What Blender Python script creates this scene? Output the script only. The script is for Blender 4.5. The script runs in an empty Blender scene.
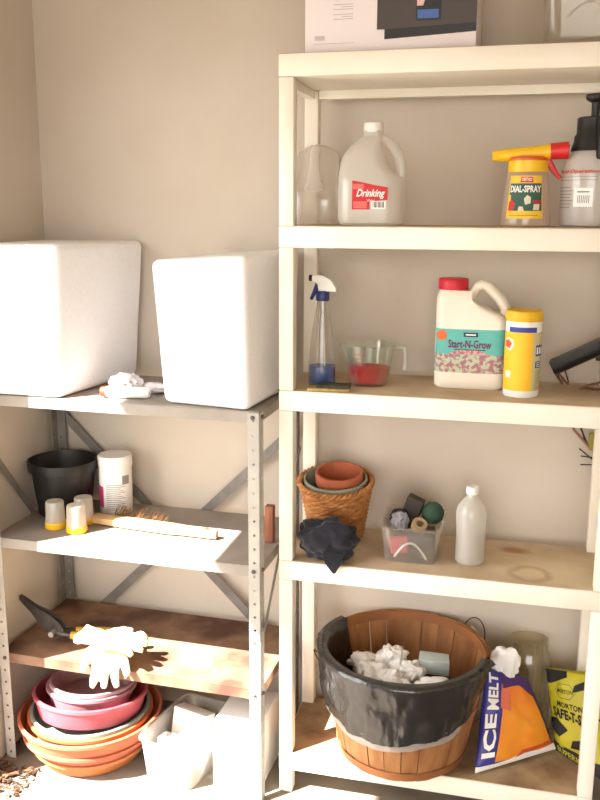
import bpy, bmesh, math, random
from mathutils import Vector, Matrix, noise
R = math.radians
PI = math.pi
rnd = random.Random(7)
SC = bpy.context.scene
COL = SC.collection

# ---------------------------------------------------------------- materials
def lin(c):
    return c / 12.92 if c <= .04045 else ((c + .055) / 1.055) ** 2.4
def rgb(h):
    return tuple(lin(int(h[i:i + 2], 16) / 255) for i in (0, 2, 4)) + (1.0,)
MATS = {}
def mat(name, col, rough=.6, metal=0.0, col2=None, nscale=8.0, ndetail=4.0, lo=.35, hi=.65, bump=0.0, bscale=60.0, stretch=None, spec=.5, sheen=0.0):
    """principled surface; col2 mixes in through a noise in object space"""
    if name in MATS: return MATS[name]
    m = bpy.data.materials.new(name); m.use_nodes = True
    nt = m.node_tree; n = nt.nodes; l = nt.links
    p = n['Principled BSDF']
    p.inputs['Base Color'].default_value = rgb(col)
    p.inputs['Roughness'].default_value = rough
    p.inputs['Metallic'].default_value = metal
    p.inputs['Specular IOR Level'].default_value = spec
    if sheen: p.inputs['Sheen Weight'].default_value = sheen
    if col2 or bump:
        tc = n.new('ShaderNodeTexCoord'); mp = n.new('ShaderNodeMapping')
        l.new(tc.outputs['Object'], mp.inputs['Vector'])
        if stretch: mp.inputs['Scale'].default_value = stretch
    if col2:
        nz = n.new('ShaderNodeTexNoise'); nz.inputs['Scale'].default_value = nscale; nz.inputs['Detail'].default_value = ndetail
        l.new(mp.outputs['Vector'], nz.inputs['Vector'])
        mr = n.new('ShaderNodeMapRange'); mr.inputs['From Min'].default_value = lo; mr.inputs['From Max'].default_value = hi
        l.new(nz.outputs['Fac'], mr.inputs['Value'])
        mx = n.new('ShaderNodeMix'); mx.data_type = 'RGBA'
        mx.inputs['A'].default_value = rgb(col); mx.inputs['B'].default_value = rgb(col2)
        l.new(mr.outputs['Result'], mx.inputs['Factor']); l.new(mx.outputs['Result'], p.inputs['Base Color'])
    if bump:
        nb = n.new('ShaderNodeTexNoise'); nb.inputs['Scale'].default_value = bscale; nb.inputs['Detail'].default_value = 3
        l.new(mp.outputs['Vector'], nb.inputs['Vector'])
        bp = n.new('ShaderNodeBump'); bp.inputs['Strength'].default_value = bump; bp.inputs['Distance'].default_value = .004
        l.new(nb.outputs['Fac'], bp.inputs['Height']); l.new(bp.outputs['Normal'], p.inputs['Normal'])
    MATS[name] = m
    return m

def mat_clear(name, tint='f4f2ee', gloss=.12, body=.0, bodycol='e8e6e0', edge=.35):
    """thin clear or frosted plastic / glass wall: see-through, with a sheen and a milky share"""
    if name in MATS: return MATS[name]
    m = bpy.data.materials.new(name); m.use_nodes = True
    nt = m.node_tree; n = nt.nodes; l = nt.links
    n.remove(n['Principled BSDF']); out = n['Material Output']
    tr = n.new('ShaderNodeBsdfTransparent'); tr.inputs['Color'].default_value = rgb(tint)
    gl = n.new('ShaderNodeBsdfGlossy'); gl.inputs['Roughness'].default_value = .12; gl.inputs['Color'].default_value = (.9, .9, .9, 1)
    di = n.new('ShaderNodeBsdfDiffuse'); di.inputs['Color'].default_value = rgb(bodycol)
    tl = n.new('ShaderNodeBsdfTranslucent'); tl.inputs['Color'].default_value = rgb(bodycol)
    a = n.new('ShaderNodeMixShader'); a.inputs[0].default_value = .4
    l.new(di.outputs[0], a.inputs[1]); l.new(tl.outputs[0], a.inputs[2])
    lw = n.new('ShaderNodeLayerWeight'); lw.inputs['Blend'].default_value = .35
    mr = n.new('ShaderNodeMapRange'); mr.inputs['To Min'].default_value = body; mr.inputs['To Max'].default_value = min(1, body + edge)
    l.new(lw.outputs['Facing'], mr.inputs['Value'])
    b = n.new('ShaderNodeMixShader'); l.new(mr.outputs[0], b.inputs[0]); l.new(tr.outputs[0], b.inputs[1]); l.new(a.outputs[0], b.inputs[2])
    mr2 = n.new('ShaderNodeMapRange'); mr2.inputs['To Min'].default_value = gloss * .4; mr2.inputs['To Max'].default_value = gloss * 2.2
    l.new(lw.outputs['Fresnel'], mr2.inputs['Value'])
    c = n.new('ShaderNodeMixShader'); l.new(mr2.outputs[0], c.inputs[0]); l.new(b.outputs[0], c.inputs[1]); l.new(gl.outputs[0], c.inputs[2])
    l.new(c.outputs[0], out.inputs['Surface'])
    MATS[name] = m
    return m

# ---------------------------------------------------------------- mesh builder
def each(name, S, polys, off, m, parent, **k):
    for p in polys: MB().poly(S, p, off).build(name, m, parent, **k)

class MB:
    def __init__(s): s.v = []; s.f = []
    def add(s, vs, fs):
        o = len(s.v); s.v += [tuple(v) for v in vs]; s.f += [tuple(i + o for i in f) for f in fs]; return s
    def bm(s, b):
        b.verts.ensure_lookup_table(); b.verts.index_update()
        s.add([v.co[:] for v in b.verts], [[v.index for v in f.verts] for f in b.faces]); b.free(); return s
    def box(s, x0, x1, y0, y1, z0, z1, bev=0.0, seg=2, M=None):
        c = [(x, y, z) for z in (z0, z1) for y in (y0, y1) for x in (x0, x1)]
        return s.hexa(c, bev, seg, M)
    def hexa(s, c, bev=0.0, seg=2, M=None):
        b = bmesh.new(); vs = [b.verts.new(p) for p in c]
        for f in ((0, 2, 3, 1), (4, 5, 7, 6), (0, 1, 5, 4), (2, 6, 7, 3), (0, 4, 6, 2), (1, 3, 7, 5)): b.faces.new([vs[i] for i in f])
        if bev: bmesh.ops.bevel(b, geom=b.edges[:], offset=bev, segments=seg, affect='EDGES', profile=.5)
        if M: bmesh.ops.transform(b, matrix=M, verts=b.verts[:])
        return s.bm(b)
    def loft(s, rings, cap0=True, cap1=True, closed=True):
        n = len(rings[0]); o = len(s.v)
        for r in rings: s.v += [tuple(p) for p in r]
        for i in range(len(rings) - 1):
            for j in range(n if closed else n - 1):
                a = o + i * n + j; b = o + i * n + (j + 1) % n
                s.f.append((a, b, b + n, a + n))
        if cap0: s.f.append(tuple(o + j for j in reversed(range(n))))
        if cap1: s.f.append(tuple(o + (len(rings) - 1) * n + j for j in range(n)))
        return s
    def lathe(s, prof, seg=32, c=(0, 0), n=2.0, ry=1.0, fn=None, cap0=True, cap1=True):
        """prof: (r,z) or (xl,xr,yf,yb,z) asymmetric half extents; n: superellipse power"""
        rings = []
        for p in prof:
            ring = []
            for k in range(seg):
                t = 2 * PI * k / seg; ct, st = math.cos(t), math.sin(t)
                ex = math.copysign(abs(ct) ** (2 / n), ct); ey = math.copysign(abs(st) ** (2 / n), st)
                if len(p) == 2: x, y, z = p[0] * ex, p[0] * ry * ey, p[1]
                else: x = (p[1] if ex > 0 else p[0]) * ex; y = (p[3] if ey > 0 else p[2]) * ey; z = p[4]
                if fn: x, y, z = fn(x, y, z, t)
                ring.append((c[0] + x, c[1] + y, z))
            rings.append(ring)
        return s.loft(rings, cap0, cap1)
    def tube(s, pts, r, seg=8, caps=True, flat=None):
        pts = [Vector(p) for p in pts]; rings = []
        rs = r if isinstance(r, (list, tuple)) else [r] * len(pts)
        up = Vector((0, 0, 1)); d0 = (pts[1] - pts[0]).normalized()
        if abs(d0.dot(up)) > .9: up = Vector((1, 0, 0))
        a = (up - d0 * up.dot(d0)).normalized()
        for i, p in enumerate(pts):
            d = ((pts[min(i + 1, len(pts) - 1)] - pts[max(i - 1, 0)])).normalized()
            a = (a - d * a.dot(d)).normalized(); b = d.cross(a)
            fa, fb = flat if flat else (1, 1)
            rings.append([p + rs[i] * (fa * math.cos(2 * PI * k / seg) * a + fb * math.sin(2 * PI * k / seg) * b) for k in range(seg)])
        return s.loft(rings, caps, caps)
    def patch(s, S, u0, u1, v0, v1, nu=8, nv=4, off=.0006):
        vs = [S(u0 + (u1 - u0) * i / nu, v0 + (v1 - v0) * j / nv, off) for j in range(nv + 1) for i in range(nu + 1)]
        fs = [(j * (nu + 1) + i, j * (nu + 1) + i + 1, (j + 1) * (nu + 1) + i + 1, (j + 1) * (nu + 1) + i) for j in range(nv) for i in range(nu)]
        return s.add(vs, fs)
    def poly(s, S, uv, off=.0008):
        """flat polygon of surface coordinates, fanned from its middle and split so it follows the surface"""
        cu = sum(p[0] for p in uv) / len(uv); cv = sum(p[1] for p in uv) / len(uv)
        uv = [(a[0] + (b[0] - a[0]) * q / 4, a[1] + (b[1] - a[1]) * q / 4) for a, b in zip(uv, uv[1:] + uv[:1]) for q in range(4)] if len(uv) < 15 else uv
        k = 9; n = len(uv); vs = [S(cu, cv, off)]
        for q in range(1, k + 1):
            vs += [S(cu + (u - cu) * q / k, cv + (v - cv) * q / k, off) for u, v in uv]
        fs = [(0, 1 + i, 1 + (i + 1) % n) for i in range(n)]
        for q in range(k - 1):
            fs += [(1 + q * n + i, 1 + (q + 1) * n + i, 1 + (q + 1) * n + (i + 1) % n, 1 + q * n + (i + 1) % n) for i in range(n)]
        return s.add(vs, fs)
    def text(s, S, txt, u0, u1, v0, v1, off=.0011, bold=0.0, rot=0, slant=0.0):
        """lettering fitted to the surface rectangle; rot=1 reads upwards"""
        cu = bpy.data.curves.new('t', 'FONT'); cu.body = txt; cu.offset = bold; cu.resolution_u = 2; cu.shear = slant
        ob = bpy.data.objects.new('t', cu); COL.objects.link(ob)
        bpy.context.view_layer.update()
        ev = ob.evaluated_get(bpy.context.evaluated_depsgraph_get()); me = ev.to_mesh()
        vs = [v.co.copy() for v in me.vertices]; fs = [tuple(p.vertices) for p in me.polygons]
        ev.to_mesh_clear(); bpy.data.objects.remove(ob); bpy.data.curves.remove(cu)
        x0 = min(v.x for v in vs); x1 = max(v.x for v in vs); y0 = min(v.y for v in vs); y1 = max(v.y for v in vs)
        res = []
        for v in vs:
            a = (v.x - x0) / (x1 - x0); b = (v.y - y0) / (y1 - y0)
            if rot: a, b = 1 - b, a
            res.append(S(u0 + (u1 - u0) * a, v0 + (v1 - v0) * b, off))
        return s.add(res, fs)
    def blob(s, c, r, amp=.3, freq=3.0, sub=3, seed=0, sc=(1, 1, 1), zmin=None, ridge=False):
        b = bmesh.new(); bmesh.ops.create_icosphere(b, subdivisions=sub, radius=1)
        o = Vector((seed * 13.7, seed * 7.1, seed * 3.3))
        for v in b.verts:
            d = v.co.normalized(); q = noise.noise(d * freq * .6 + o) + .5 * noise.noise(d * freq * 1.7 + o)
            if ridge: q = (.5 - abs(noise.noise(d * freq + o)) * 2.2) + .4 * (.5 - abs(noise.noise(d * freq * 2.1 + o)) * 2)
            k = 1 + amp * q
            v.co = Vector((d.x * r * k * sc[0] + c[0], d.y * r * k * sc[1] + c[1], d.z * r * k * sc[2] + c[2]))
            if zmin is not None and v.co.z < zmin: v.co.z = zmin
        return s.bm(b)
    def build(s, name, m, parent=None, smooth=True, label=None, angle=40):
        me = bpy.data.meshes.new(name); me.from_pydata(s.v, [], s.f); me.update()
        b = bmesh.new(); b.from_mesh(me); bmesh.ops.recalc_face_normals(b, faces=b.faces[:]); b.to_mesh(me); b.free()
        me.materials.append(m)
        if smooth:
            me.polygons.foreach_set('use_smooth', [True] * len(me.polygons)); me.set_sharp_from_angle(angle=R(angle))
        o = bpy.data.objects.new(name, me); COL.objects.link(o)
        if parent: o.parent = parent
        if label: o['label'] = label
        return o

def tag(o, label, cat, group=None):
    o['label'] = label; o['category'] = cat
    if group: o['group'] = group
    return o
def thing(name, label, cat, loc, rz=0.0, group=None):
    o = bpy.data.objects.new(name, None); COL.objects.link(o)
    o.location = loc; o.rotation_euler = (0, 0, rz); o.empty_display_size = .05
    return tag(o, label, cat, group)
def struct(name, mb, m, smooth=False):
    o = mb.build(name, m, None, smooth); o['kind'] = 'structure'; return o
def flat(x0, z0, y, w, h):
    """surface in a plane facing -y: u,v in 0..1"""
    return lambda u, v, o: (x0 + u * w, y - o, z0 + v * h)
def cyl(r, z0, h, a0, a1, c=(0, 0), taper=0.0):
    """surface on an upright round wall; u runs along the angle a0..a1, angle -90 faces -y"""
    def S(u, v, o):
        a = R(a0 + (a1 - a0) * u); q = r + taper * v + o
        return (c[0] + q * math.cos(a), c[1] + q * math.sin(a), z0 + v * h)
    return S

# ---------------------------------------------------------------- palette
cream = mat('cream_paint', 'f6efe2', .45, col2='f1e8d6', nscale=5, bump=.05, bscale=40)
panelm = mat('worn_board', 'd2bea0', .7, col2='bba283', nscale=9, ndetail=6, bump=.1, bscale=90)
grey = mat('grey_enamel', 'b5b0a8', .5, col2='a39c92', nscale=14, ndetail=6, lo=.3, hi=.75)
greyshelf = mat('grey_shelf_enamel', 'a0978d', .55, col2='8b8177', nscale=9, ndetail=7, lo=.35, hi=.7)
greydark = mat('dark_grey_steel', '86817a', .55, col2='736d66', nscale=20)
rusty = mat('rusty_board', '94725a', .75, col2='583a2c', nscale=7, ndetail=7, lo=.38, hi=.62, bump=.15, bscale=60)
bolt_m = mat('bolt_steel', '6d6862', .4, metal=.7)
eps = mat('expanded_foam', 'fbf9f9', .85, col2='f7f5f5', nscale=120, ndetail=1, bump=.07, bscale=200)
white_pl = mat('white_plastic', 'f0ede8', .4)
paper_w = mat('white_paper', 'efece8', .85)
black_pl = mat('black_plastic', '161515', .45, col2='1e1c1c', nscale=20)
yellow_pl = mat('yellow_plastic', 'f2c21a', .4)
red_pl = mat('red_plastic', 'd3262b', .4)
frost = mat_clear('frosted_jug', 'f6f2ec', .10, .64, 'fbf8f2', .25)
clearp = mat_clear('clear_plastic', 'f8f6f3', .14, .07, 'f0ede8', .3)
glass = mat_clear('clear_glass', 'f7faf7', .14, .01, 'e6ebe6', .22)
terra = mat('terracotta', 'b5633f', .8, col2='a4553a', nscale=14, ndetail=5, bump=.08)
text_grey = mat('print_grey', '8f8a8a', .8)
text_black = mat('print_black', '1f1e1e', .7)
text_white = mat('print_white', 'f4f2ee', .7)
label_red = mat('print_red', 'c9262c', .6)
label_yel = mat('print_yellow', 'eec33a', .6)
label_blue = mat('print_blue', '35418f', .6)

# ---------------------------------------------------------------- setting
XL, YB, XR, YF, ZC = -1.33, 2.335, 2.3, -2.4, 2.62
wallm = mat('wall_paint', 'd3c8ba', .9, col2='cbbfaf', nscale=3, bump=.12, bscale=160)
floorm = mat('concrete_floor', '8b8073', .85, col2='6f6457', nscale=6, ndetail=8, bump=.15, bscale=80)
struct('floor', MB().box(XL - .12, XR + .12, YF - .12, YB + .12, -.1, 0), floorm)
struct('ceiling', MB().box(XL - .12, XR + .12, YF - .12, YB + .12, ZC, ZC + .1), wallm)
struct('wall_back', MB().box(XL - .12, XR + .12, YB, YB + .12, 0, ZC), wallm)
struct('wall_right', MB().box(XR, XR + .12, YF, YB, 0, ZC), wallm)
DY0, DY1, DZ = .45, 1.812, 1.86          # doorway in the left wall the sun comes through
struct('wall_left', MB().box(XL - .12, XL, YF, DY0, 0, ZC).box(XL - .12, XL, DY1, YB, 0, ZC).box(XL - .12, XL, DY0, DY1, DZ, ZC), wallm)
GX0, GX1, GZ = -.95, 1.25, 2.3           # unseen vehicle door opening behind the camera, added and sized for front fill light
struct('wall_front', MB().box(XL, GX0, YF - .12, YF, 0, ZC).box(GX1, XR, YF - .12, YF, 0, ZC).box(GX0, GX1, YF - .12, YF, GZ, ZC), wallm)
struct('ground', MB().box(-30, 30, -30, 30, -.3, -.12), mat('driveway', '6f6a62', .9, col2='625d56', nscale=2))

# ---------------------------------------------------------------- cream shelving unit
UX0, UW, UD, UY0, PW, T = -.545, .779, .28, 1.998, .0355, .0493
SZ = [1.83, 1.458, 1.0743, .6446, .1147]
unit = thing('shelving_unit', 'tall cream painted shelving unit with five boards and square posts', 'shelf', (UX0, UY0, 0))

def stained_panel():
    m = panelm.copy(); m.name = 'stained_board'; nt = m.node_tree; n = nt.nodes; l = nt.links
    p = n['Principled BSDF']; src = p.inputs['Base Color'].links[0].from_socket
    tc = n.new('ShaderNodeTexCoord')
    wob = n.new('ShaderNodeTexNoise'); wob.inputs['Scale'].default_value = 25; l.new(tc.outputs['Object'], wob.inputs['Vector'])
    # pale bleached area first, then one brown blot and one brown ring left by a pot
    def field(cx, cy, rx, ry):
        mp = n.new('ShaderNodeMapping'); mp.vector_type = 'POINT'
        mp.inputs['Location'].default_value = (-cx / rx, -cy / ry, 0); mp.inputs['Scale'].default_value = (1 / rx, 1 / ry, 0)
        l.new(tc.outputs['Object'], mp.inputs['Vector'])
        ln = n.new('ShaderNodeVectorMath'); ln.operation = 'LENGTH'; l.new(mp.outputs[0], ln.inputs[0])
        ad = n.new('ShaderNodeMath'); ad.operation = 'MULTIPLY_ADD'; ad.inputs[1].default_value = .5; l.new(wob.outputs['Fac'], ad.inputs[0]); l.new(ln.outputs['Value'], ad.inputs[2])
        return ad.outputs[0]
    def lay(base, fac, col):
        mx = n.new('ShaderNodeMix'); mx.data_type = 'RGBA'; l.new(fac, mx.inputs['Factor']); l.new(base, mx.inputs['A']); mx.inputs['B'].default_value = rgb(col)
        return mx.outputs['Result']
    def mr(v, a, b, c, d):
        q = n.new('ShaderNodeMapRange'); q.inputs[1].default_value = a; q.inputs[2].default_value = b; q.inputs[3].default_value = c; q.inputs[4].default_value = d
        l.new(v, q.inputs[0]); return q.outputs[0]
    s = lay(src, mr(field(.64, .12, .16, .14), .5, 1.25, .75, 0), 'dcc9a2')
    s = lay(s, mr(field(.568, .213, .05, .03), .55, 1.25, .75, 0), 'a05a26')
    f = field(.604, .068, .042, .042)
    dd = n.new('ShaderNodeMath'); dd.operation = 'SUBTRACT'; dd.inputs[1].default_value = 1.25; l.new(f, dd.inputs[0])
    ab = n.new('ShaderNodeMath'); ab.operation = 'ABSOLUTE'; l.new(dd.outputs[0], ab.inputs[0])
    s = lay(s, mr(ab.outputs[0], .03, .38, .42, 0), '96693f')
    l.new(s, p.inputs['Base Color'])
    return m
stained = stained_panel()
dirty = mat('dirty_board', 'b59b78', .8, col2='7f5f43', nscale=11, ndetail=8, lo=.4, hi=.7, bump=.2, bscale=100)
for i, z in enumerate(SZ):
    s = MB().box(0, UW, 0, UD, z - T, z - .001, .003).build('shelf_board', cream, unit)
    MB().box(.003, UW - .003, .004, UD - .003, z - .0015, z).build('top_panel', [panelm, panelm, panelm, stained, dirty][i], s, False)
for i in range(4):                                   # posts stand between the boards, front and back, left and right
    z1, z0 = SZ[i] - T, SZ[i + 1]
    for x in (0, UW - PW):
        for y in (0, UD - PW):
            MB().box(x + .0004, x + PW - .0004, y + .0005, y + PW - .0005, z0, z1 - .0005, .0025).build('post', cream, unit)
for x in (0, UW - PW):
    for y in (0, UD - PW):
        MB().box(x + .001, x + PW - .001, y + .001, y + PW - .001, 0, SZ[4] - T, .0025).build('foot', cream, unit)
zt = SZ[0] - T
MB().box(PW, UW - PW, UD - .03, UD - .008, zt - .02, zt).build('back_rail', cream, unit)
for x in (.006, UW - .026):
    MB().box(x, x + .02, PW, UD - PW, zt - .02, zt).build('side_rail', cream, unit)

# ---------------------------------------------------------------- grey slotted steel unit
MXR, MY, MW, MD, MTH = -.5748, 1.937, .745, .357, -.024
MZ = [1.0314, .6473, .3166]; LIP = .027; FL = .0295
metal = thing('steel_shelf_rack', 'low grey slotted steel rack with three shelves and cross braces', 'shelf', (MXR, MY, 0), MTH)
def flange(mb, org, ax, nrm, z0, z1, th=.0022, pitch=.035, rh=.0036):
    """one leg of an angle post with a row of round holes"""
    ax = Vector(ax); nrm = Vector(nrm); org = Vector(org); n = int((z1 - z0) / pitch)
    pitch = (z1 - z0) / n; w = FL
    ang = [PI / 4 * k for k in range(8)]
    for side in (0, th):
        for i in range(n):
            zc = z0 + pitch * (i + .5); vs = []; 
            for a in ang:
                c, s_ = math.cos(a), math.sin(a); k = max(abs(c), abs(s_))
                vs.append(org + ax * (w / 2 + w / 2 * c / k) + nrm * side + Vector((0, 0, zc + pitch / 2 * s_ / k)))
            for a in ang:
                vs.append(org + ax * (w / 2 + rh * math.cos(a)) + nrm * side + Vector((0, 0, zc + rh * math.sin(a))))
            mb.add(vs, [(k, (k + 1) % 8, 8 + (k + 1) % 8, 8 + k) for k in range(8)])
            if side == 0:
                rim = [v for v in vs[8:]] + [v + nrm * th for v in vs[8:]]
                mb.add(rim, [(k, (k + 1) % 8, 8 + (k + 1) % 8, 8 + k) for k in range(8)])
    e = [org + Vector((0, 0, z0)), org + Vector((0, 0, z1)), org + nrm * th + Vector((0, 0, z1)), org + nrm * th + Vector((0, 0, z0))]
    mb.add(e + [p + ax * w for p in e], [(0, 1, 2, 3), (4, 7, 6, 5), (1, 5, 6, 2), (0, 3, 7, 4)])
PT = 1.0285
for sx, x in ((-1, 0), (1, -MW)):
    for sy, y in ((1, 0), (-1, MD)):
        mb = MB()
        flange(mb, (x, y, 0), (sx, 0, 0), (0, sy, 0), 0.0, PT)
        flange(mb, (x, y, 0), (0, sy, 0), (sx, 0, 0), 0.0, PT)
        MBo = mb.build('post', grey if sy > 0 else greydark, metal, False)
for i, z in enumerate(MZ):
    m = [greyshelf, greyshelf, rusty][i]; e = .0026
    mb = MB().box(-MW + e, -e, e, MD - e, z - .0018, z)
    mb.box(-MW + e, -e, e, e + .0018, z - LIP, z - .001).box(-MW + e, -e, MD - e - .0018, MD - e, z - LIP, z - .001)
    mb.box(-MW + e, -MW + e + .0018, e, MD - e, z - LIP, z - .001).box(-e - .0018, -e, e, MD - e, z - LIP, z - .001)
    mb.build('shelf', m, metal, False)
    for x in (-.017, -MW + .017):                    # bolts through the posts, front and side
        for y, d in ((-.0005, -1), (MD + .0005, 1)):
            MB().lathe([(.0055, 0), (.0055, .003), (.004, .0045)], 6).build('bolt', bolt_m, metal)
            o = COL.objects[-1] if False else bpy.data.objects[[k for k in bpy.data.objects.keys() if k.startswith('bolt')][-1]]
            o.location = (x, y, z - .0135); o.rotation_euler = (R(90) * (1 if d < 0 else -1), 0, 0)
    MB().lathe([(.0055, 0), (.0055, .003), (.004, .0045)], 6).build('side_bolt', bolt_m, metal).location = (0, .017, z - .0135)
    sb = [o for o in metal.children if o.name.startswith('side_bolt')][-1]; sb.rotation_euler = (0, R(90), 0)
def brace(a, b, m=greydark, w=.009):
    MB().tube([a, b], w, 4, flat=(.09, 1.0)).build('cross_brace', m, metal, False)
yb = MD + .0045
for a, b in (((-MW + .015, 0, .905), (-.015, 0, .20)), ((-.015, .003, .905), (-MW + .015, .003, .20))):
    d = Vector(b) - Vector(a); d.normalize(); pn = Vector((-d.z, 0, d.x)) * .013
    A, B = Vector(a) + Vector((0, yb, 0)), Vector(b) + Vector((0, yb, 0)); t = Vector((0, .0018, 0))
    MB().hexa([A - pn, B - pn, A - pn + t, B - pn + t, A + pn, B + pn, A + pn + t, B + pn + t]).build('cross_brace', greydark, metal, False)
for x, a, b in ((.0045, (.012, .475), (MD - .012, .86)), (.0070, (MD - .012, .30), (.012, .72)), (-MW - .0018, (.012, .90), (MD - .012, .47))):
    d = Vector((0, b[0] - a[0], b[1] - a[1])).normalized(); pn = Vector((0, -d.z, d.y)) * .009
    A, B = Vector((x, a[0], a[1])), Vector((x, b[0], b[1])); t = Vector((.0016, 0, 0))
    if x == .0070: continue
    MB().hexa([A - pn, B - pn, A - pn + t, B - pn + t, A + pn, B + pn, A + pn + t, B + pn + t]).build('side_brace', greydark, metal, False)

# ================================================================ top board of the cream unit
z = SZ[0]
t = thing('appliance_box', 'white cardboard box printed with a black coffee maker, top of cream unit', 'box', (-.4925, 2.03, z))
W_, H_, D_ = .372, .27, .2
cb = MB().box(0, W_, 0, D_, 0, H_, .0015).build('carton', mat('white_card', 'efe6e6', .6), t)
S = flat(0, 0, 0, W_, H_)
mb = MB()
for k in range(3):
    for q in range(3): mb.patch(S, .17 + .05 * (q % 2), .29, .44 - .075 * k - .018 * q, .446 - .075 * k - .018 * q, 1, 1)
MB().patch(S, .06, .12, .10, .135, 1, 1).build('print_mark', mat('faint_print', 'c9bfc0', .8), t, False)
MB().patch(S, .055, .30, .072, .076, 1, 1).build('print_line', mat('faint_print', 'c9bfc0', .8), t, False)
mb.build('fine_print', mat('faint_print', 'c9bfc0', .8), t, False)
mb = MB().poly(S, [(.43, .165), (1, .165), (1, .99), (.43, .99)]); mb.build('printed_body', mat('print_charcoal', '4a423f', .5), t, False)
each('printed_front', S, [[(.475, .09), (1, .125), (1, .19), (.475, .165)], [(.655, .22), (.80, .22), (.80, .99), (.655, .99)]], .0009, mat('print_soot', '1d1b1d', .4), t, smooth=False)
MB().poly(S, [(.665, .235), (.785, .235), (.785, .30), (.665, .30)], .0012).build('printed_display', mat('print_screen_blue', '4a6cb0', .5), t, False)
MB().poly(S, [(.66, .33), (.695, .33), (.715, .42), (.66, .50)], .0012).build('printed_cup', mat('print_pink', 'e3c0b4', .5), t, False)
t2 = thing('plastic_tub', 'clear empty plastic tub at the right end of the top board', 'tub', (.0, 2.045, z))
def tubfn(h, e):
    return [(.085 - e, .0), (.085 - e, .01), (.094 - e, h)]
mb = MB()
c0 = (.108, .10)
mb.lathe([(.084, .0005), (.087, .006), (.095, .17), (.099, .172), (.099, .176), (.093, .176), (.085, .008), (.082, .003)], 40, c0, 6, .95)
mb.build('tub_wall', clearp, t2)
MB().tube([(c0[0] - .045 + .09 * k / 14, -.0015 + .002 * 0, .055 + .03 * math.sin(PI * k / 14)) for k in range(15)], .002, 6).build('moulded_ridge', clearp, t2)

# ================================================================ second board
z = SZ[1]
def jug_prof(h=.23, w=.0735):
    # xl, xr, yf, yb, z
    k = w
    return [(k * .86, k * .86, k * .86, k * .86, 0), (k * .97, k * .97, k * .97, k * .97, .006), (k, k, k, k, .02), (k, k, k, k, .098),
            (k, k * .97, k * .97, k * .97, .108), (k * .985, k * .62, k * .93, k * .93, .122), (k * .95, k * .42, k * .88, k * .88, .14), (k * .86, k * .34, k * .78, k * .78, .158),
            (k * .68, k * .30, k * .62, k * .62, .176), (k * .46, k * .30, k * .44, k * .44, .19), (.021, .021, .021, .021, .2), (.0195, .0195, .0195, .0195, .212)]
def gallon(name, label, loc, rz, cap=True, lab=True):
    t = thing(name, label, 'jug', loc, rz)
    MB().lathe(jug_prof(), 40, (0, 0), 4.2, fn=None).build('jug_body', frost, t)
    MB().tube([(.012, 0, .196), (.03, 0, .190), (.047, 0, .176), (.06, 0, .156), (.0655, 0, .135), (.067, 0, .115), (.063, 0, .10)], [.009, .011, .012, .012, .012, .012, .011], 12).build('handle', frost, t)
    if cap:
        MB().lathe([(.0215, .208), (.0225, .21), (.0225, .226), (.0215, .229)], 28).build('cap', white_pl, t)
    return t
j = gallon('water_jug', 'frosted gallon water jug with red label and white cap', (-.347, 2.10, z), 0)
S = lambda u, v, o: (-.0335 + .081 * u, -.0735 - .0006 - o, .036 + .064 * v)
lb = MB().poly(S, [(0, 0), (.5, 0), (.5, .28), (1, .33), (1, .76), (.62, .84), (.30, .93), (0, 1)], 0).build('label', label_red, j, False)
MB().text(S, 'Drinking', .12, .93, .36, .70, .0008, .02, slant=.35).text(S, 'Water', .42, .64, .27, .36, .0008).build('lettering', text_white, lb, False)
MB().patch(S, .55, .95, .03, .28, 2, 2, .0006).build('barcode_panel', text_white, lb, False)
mb = MB()
for k in range(9): mb.patch(S, .59 + .036 * k, .59 + .036 * k + (.02 if k % 3 else .012), .07, .26, 1, 1, .001)
mb.build('barcode', text_black, lb, False)
for q in ((.02, .33, .70, .88), (.04, .42, .04, .28)): MB().patch(S, *q, 2, 1, .0006).build('label_panel', mat('print_light_red', 'e06a64', .6), lb, False)
t = thing('plastic_jug', 'uncapped cloudy plastic jug beside the left post on second board', 'jug', (-.482, 2.125, z), R(-90))
k = .052
MB().lathe([(k * .86, k * .86, k * .86, k * .86, 0), (k, k, k, k, .01), (k, k, k, k, .075), (k, k * .9, k, k, .085), (k, k * .45, k, k, .105), (k, k * .3, k, k, .15), (k * .92, k * .3, k * .92, k * .92, .166), (k * .55, k * .3, k * .55, k * .55, .178), (.012, .012, .014, .014, .183)], 40, (0, 0), 4.5).build('jug_body', mat_clear('cloudy_jug', 'f2eee8', .12, .28, 'efeae2', .3), t)
MB().tube([(.012, 0, .178), (.03, 0, .172), (.042, 0, .155), (.044, 0, .125), (.043, 0, .10), (.04, 0, .08)], [.008, .011, .011, .012, .017, .026], 14).build('handle', frost, t)

# hose-end sprayer
t = thing('hose_end_sprayer', 'hose end sprayer with yellow head and red nozzle on its bottle', 'sprayer', (.0015, 2.10, z))
MB().lathe([(.05, 0), (.0545, .004), (.055, .012), (.044, .115), (.041, .122)], 36).build('bottle', mat_clear('frosted_pinkish', 'f0e2d4', .1, .5, 'ead8c6', .3), t)
MB().lathe([(.0425, .118), (.043, .12), (.043, .142), (.041, .144)], 36).build('collar', yellow_pl, t)
MB().lathe([(.0425, .1425), (.0425, .148), (.036, .151)], 36).build('red_ring', mat('orange_red_plastic', 'd9521f', .4), t)
hd = MB().tube([(-.066, 0, .154), (-.045, 0, .1555), (.02, 0, .160), (.048, 0, .1622)], [.0125, .014, .0155, .0165], 18)
hd.tube([(.026, 0, .158), (.026, 0, .128)], .009, 10)
hd.build('spray_head', yellow_pl, t)
MB().tube([(-.078, 0, .153), (-.066, 0, .154)], .0125, 8).build('hose_end', yellow_pl, t, False)
mb = MB().tube([(.046, 0, .1625), (.062, 0, .1635), (.084, 0, .1645)], [.0175, .0178, .0185], 20)
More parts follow.
